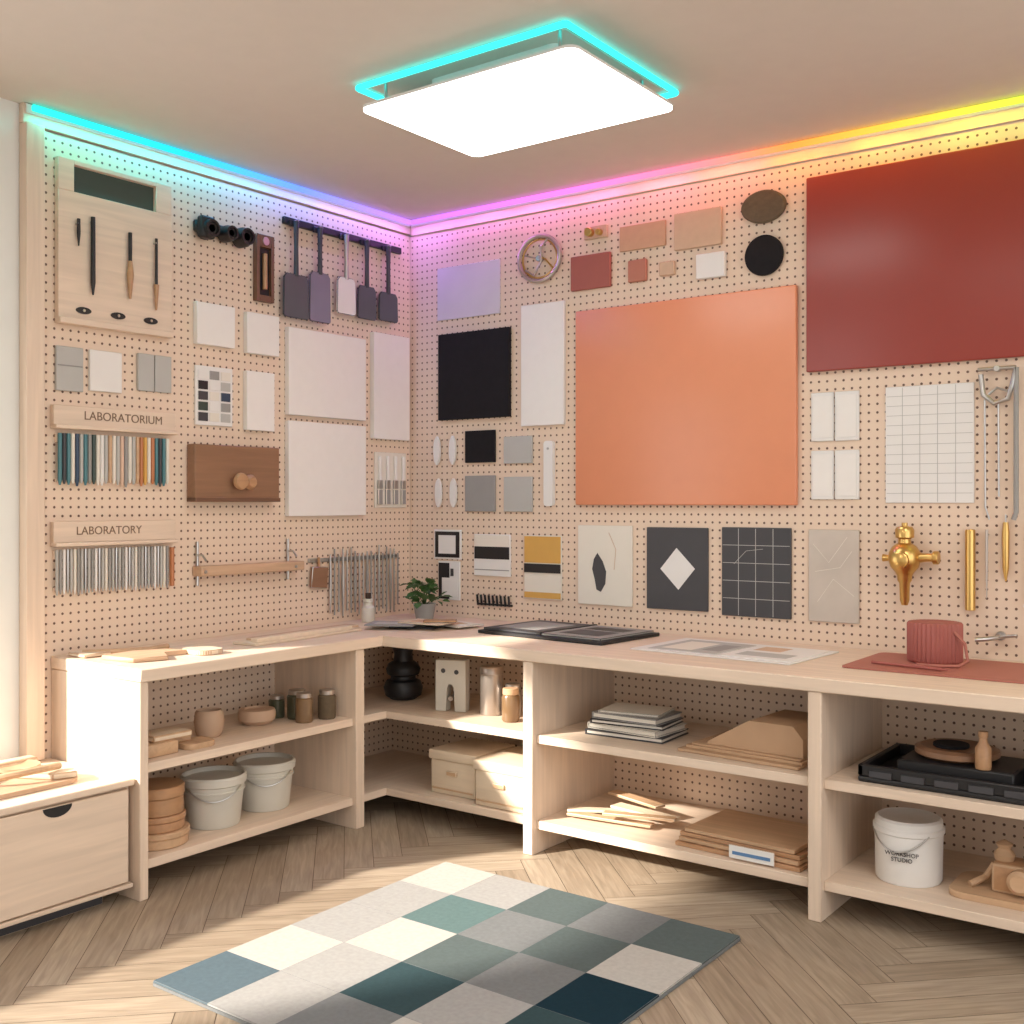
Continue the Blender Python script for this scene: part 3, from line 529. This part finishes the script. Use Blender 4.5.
b.tube([(x+.122*math.cos(a),y+.122*math.sin(a),B1+.18-.06*math.sin(k/16*math.pi)) for k,a in [(k,-2.6+1.9*k/16) for k in range(17)]],.003,STEEL,6); o=b.done()
text('label','WORKSHOP\nSTUDIO',.020,(x+.012,y-.1195,B1+.105),(math.pi/2,0,math.radians(6)),DGREY,o,.0015)
b=B('wooden_toy_camera'); b.sub=T(3.26,-.60,B1)
b.prism(rrect(-.18,.20,-.13,.13,.05),0,.022,W_tan,'xy',.003); b.box(-.05,.14,-.06,.06,.022,.12,W_mid,.01,2); b.lathe((.045,-.06,.075),[(0,0),(.04,0),(.04,-.03),(.028,-.04),(0,-.035)],W_tan,'y',24); b.lathe((-.02,0,.12),[(0,0),(.03,0),(.035,.02),(.02,.04),(.028,.055),(0,.07)],W_tan); b.cyl((.09,0,.12),.022,.03,W_dark); b.tube([(-.12,-.05,.03),(-.08,0,.05),(-.05,.0,.10)],.012,W_tan,8); b.done()
# ------------------------------------------------------------------ rug
def rug():
    x0,x1,y1,y0=1.24,2.53,-1.17,-2.56; nx=5; ny=5
    def rm(n,c): return mat(n,c,.95,var=.16,scale=60,bump=.3,spec=.1)
    P={'W':rm('rug_white',(.52,.50,.465)),'L':rm('rug_light',(.38,.375,.365)),'G':rm('rug_grey',(.20,.21,.215)),'g':rm('rug_greygreen',(.11,.14,.14)),'T':rm('rug_teal',(.125,.195,.195)),'D':rm('rug_deep',(.04,.075,.085)),'N':rm('rug_navy',(.010,.032,.048)),'B':rm('rug_bluegrey',(.11,.155,.185))}
    rows=['WLgGg','LTGgW','LWgGN','WLDLD','BLGWL']
    b=B('patchwork_rug'); b.prism(rrect(x0-.004,x1+.004,y0-.004,y1+.004,.01),.001,.010,P['G'],'xy')
    dx=(x1-x0)/nx; dy=(y1-y0)/ny
    for j,r in enumerate(rows):
        for i,c in enumerate(r):
            b.box(x0+i*dx,x0+(i+1)*dx,y1-(j+1)*dy,y1-j*dy,.010,.016,P[c],.0006)
    b.done()
rug()
# ------------------------------------------------------------------ lights
sd=bpy.data.lights.new('sun','SUN'); sd.energy=11.5; sd.angle=math.radians(2.6); sd.color=(1,.91,.79)
so=bpy.data.objects.new('sun',sd); bpy.context.collection.objects.link(so); so.location=(-4,-8,5)
so.rotation_euler=Vector((.50,.87,-.50)).to_track_quat('-Z','Y').to_euler()
w=bpy.data.worlds.new('sky'); scene.world=w; w.use_nodes=True; bg=w.node_tree.nodes['Background']; bg.inputs[0].default_value=(1,.985,.975,1); bg.inputs[1].default_value=2.1
for x,y in ((2.6,-4.6),(4.4,-2.6)):  # unseen area lights added under the ceiling as soft fill
    ld=bpy.data.lights.new('added_fill_light','AREA'); ld.energy=33; ld.shape='RECTANGLE'; ld.size=1.2; ld.size_y=.8; ld.color=(1,.94,.88)
    lo=bpy.data.objects.new('added_fill_light',ld); bpy.context.collection.objects.link(lo); lo.location=(x,y,3.03)
# ------------------------------------------------------------------ camera
cd=bpy.data.cameras.new('camera'); cd.lens=36*1104/1024; cd.sensor_width=36; cd.shift_y=-9/1024; cd.clip_start=.05
co=bpy.data.objects.new('camera',cd); bpy.context.collection.objects.link(co); co.location=(4.128,-4.62,1.475)
co.rotation_euler=Vector((-.595,.804,0)).to_track_quat('-Z','Y').to_euler()
scene.camera=co
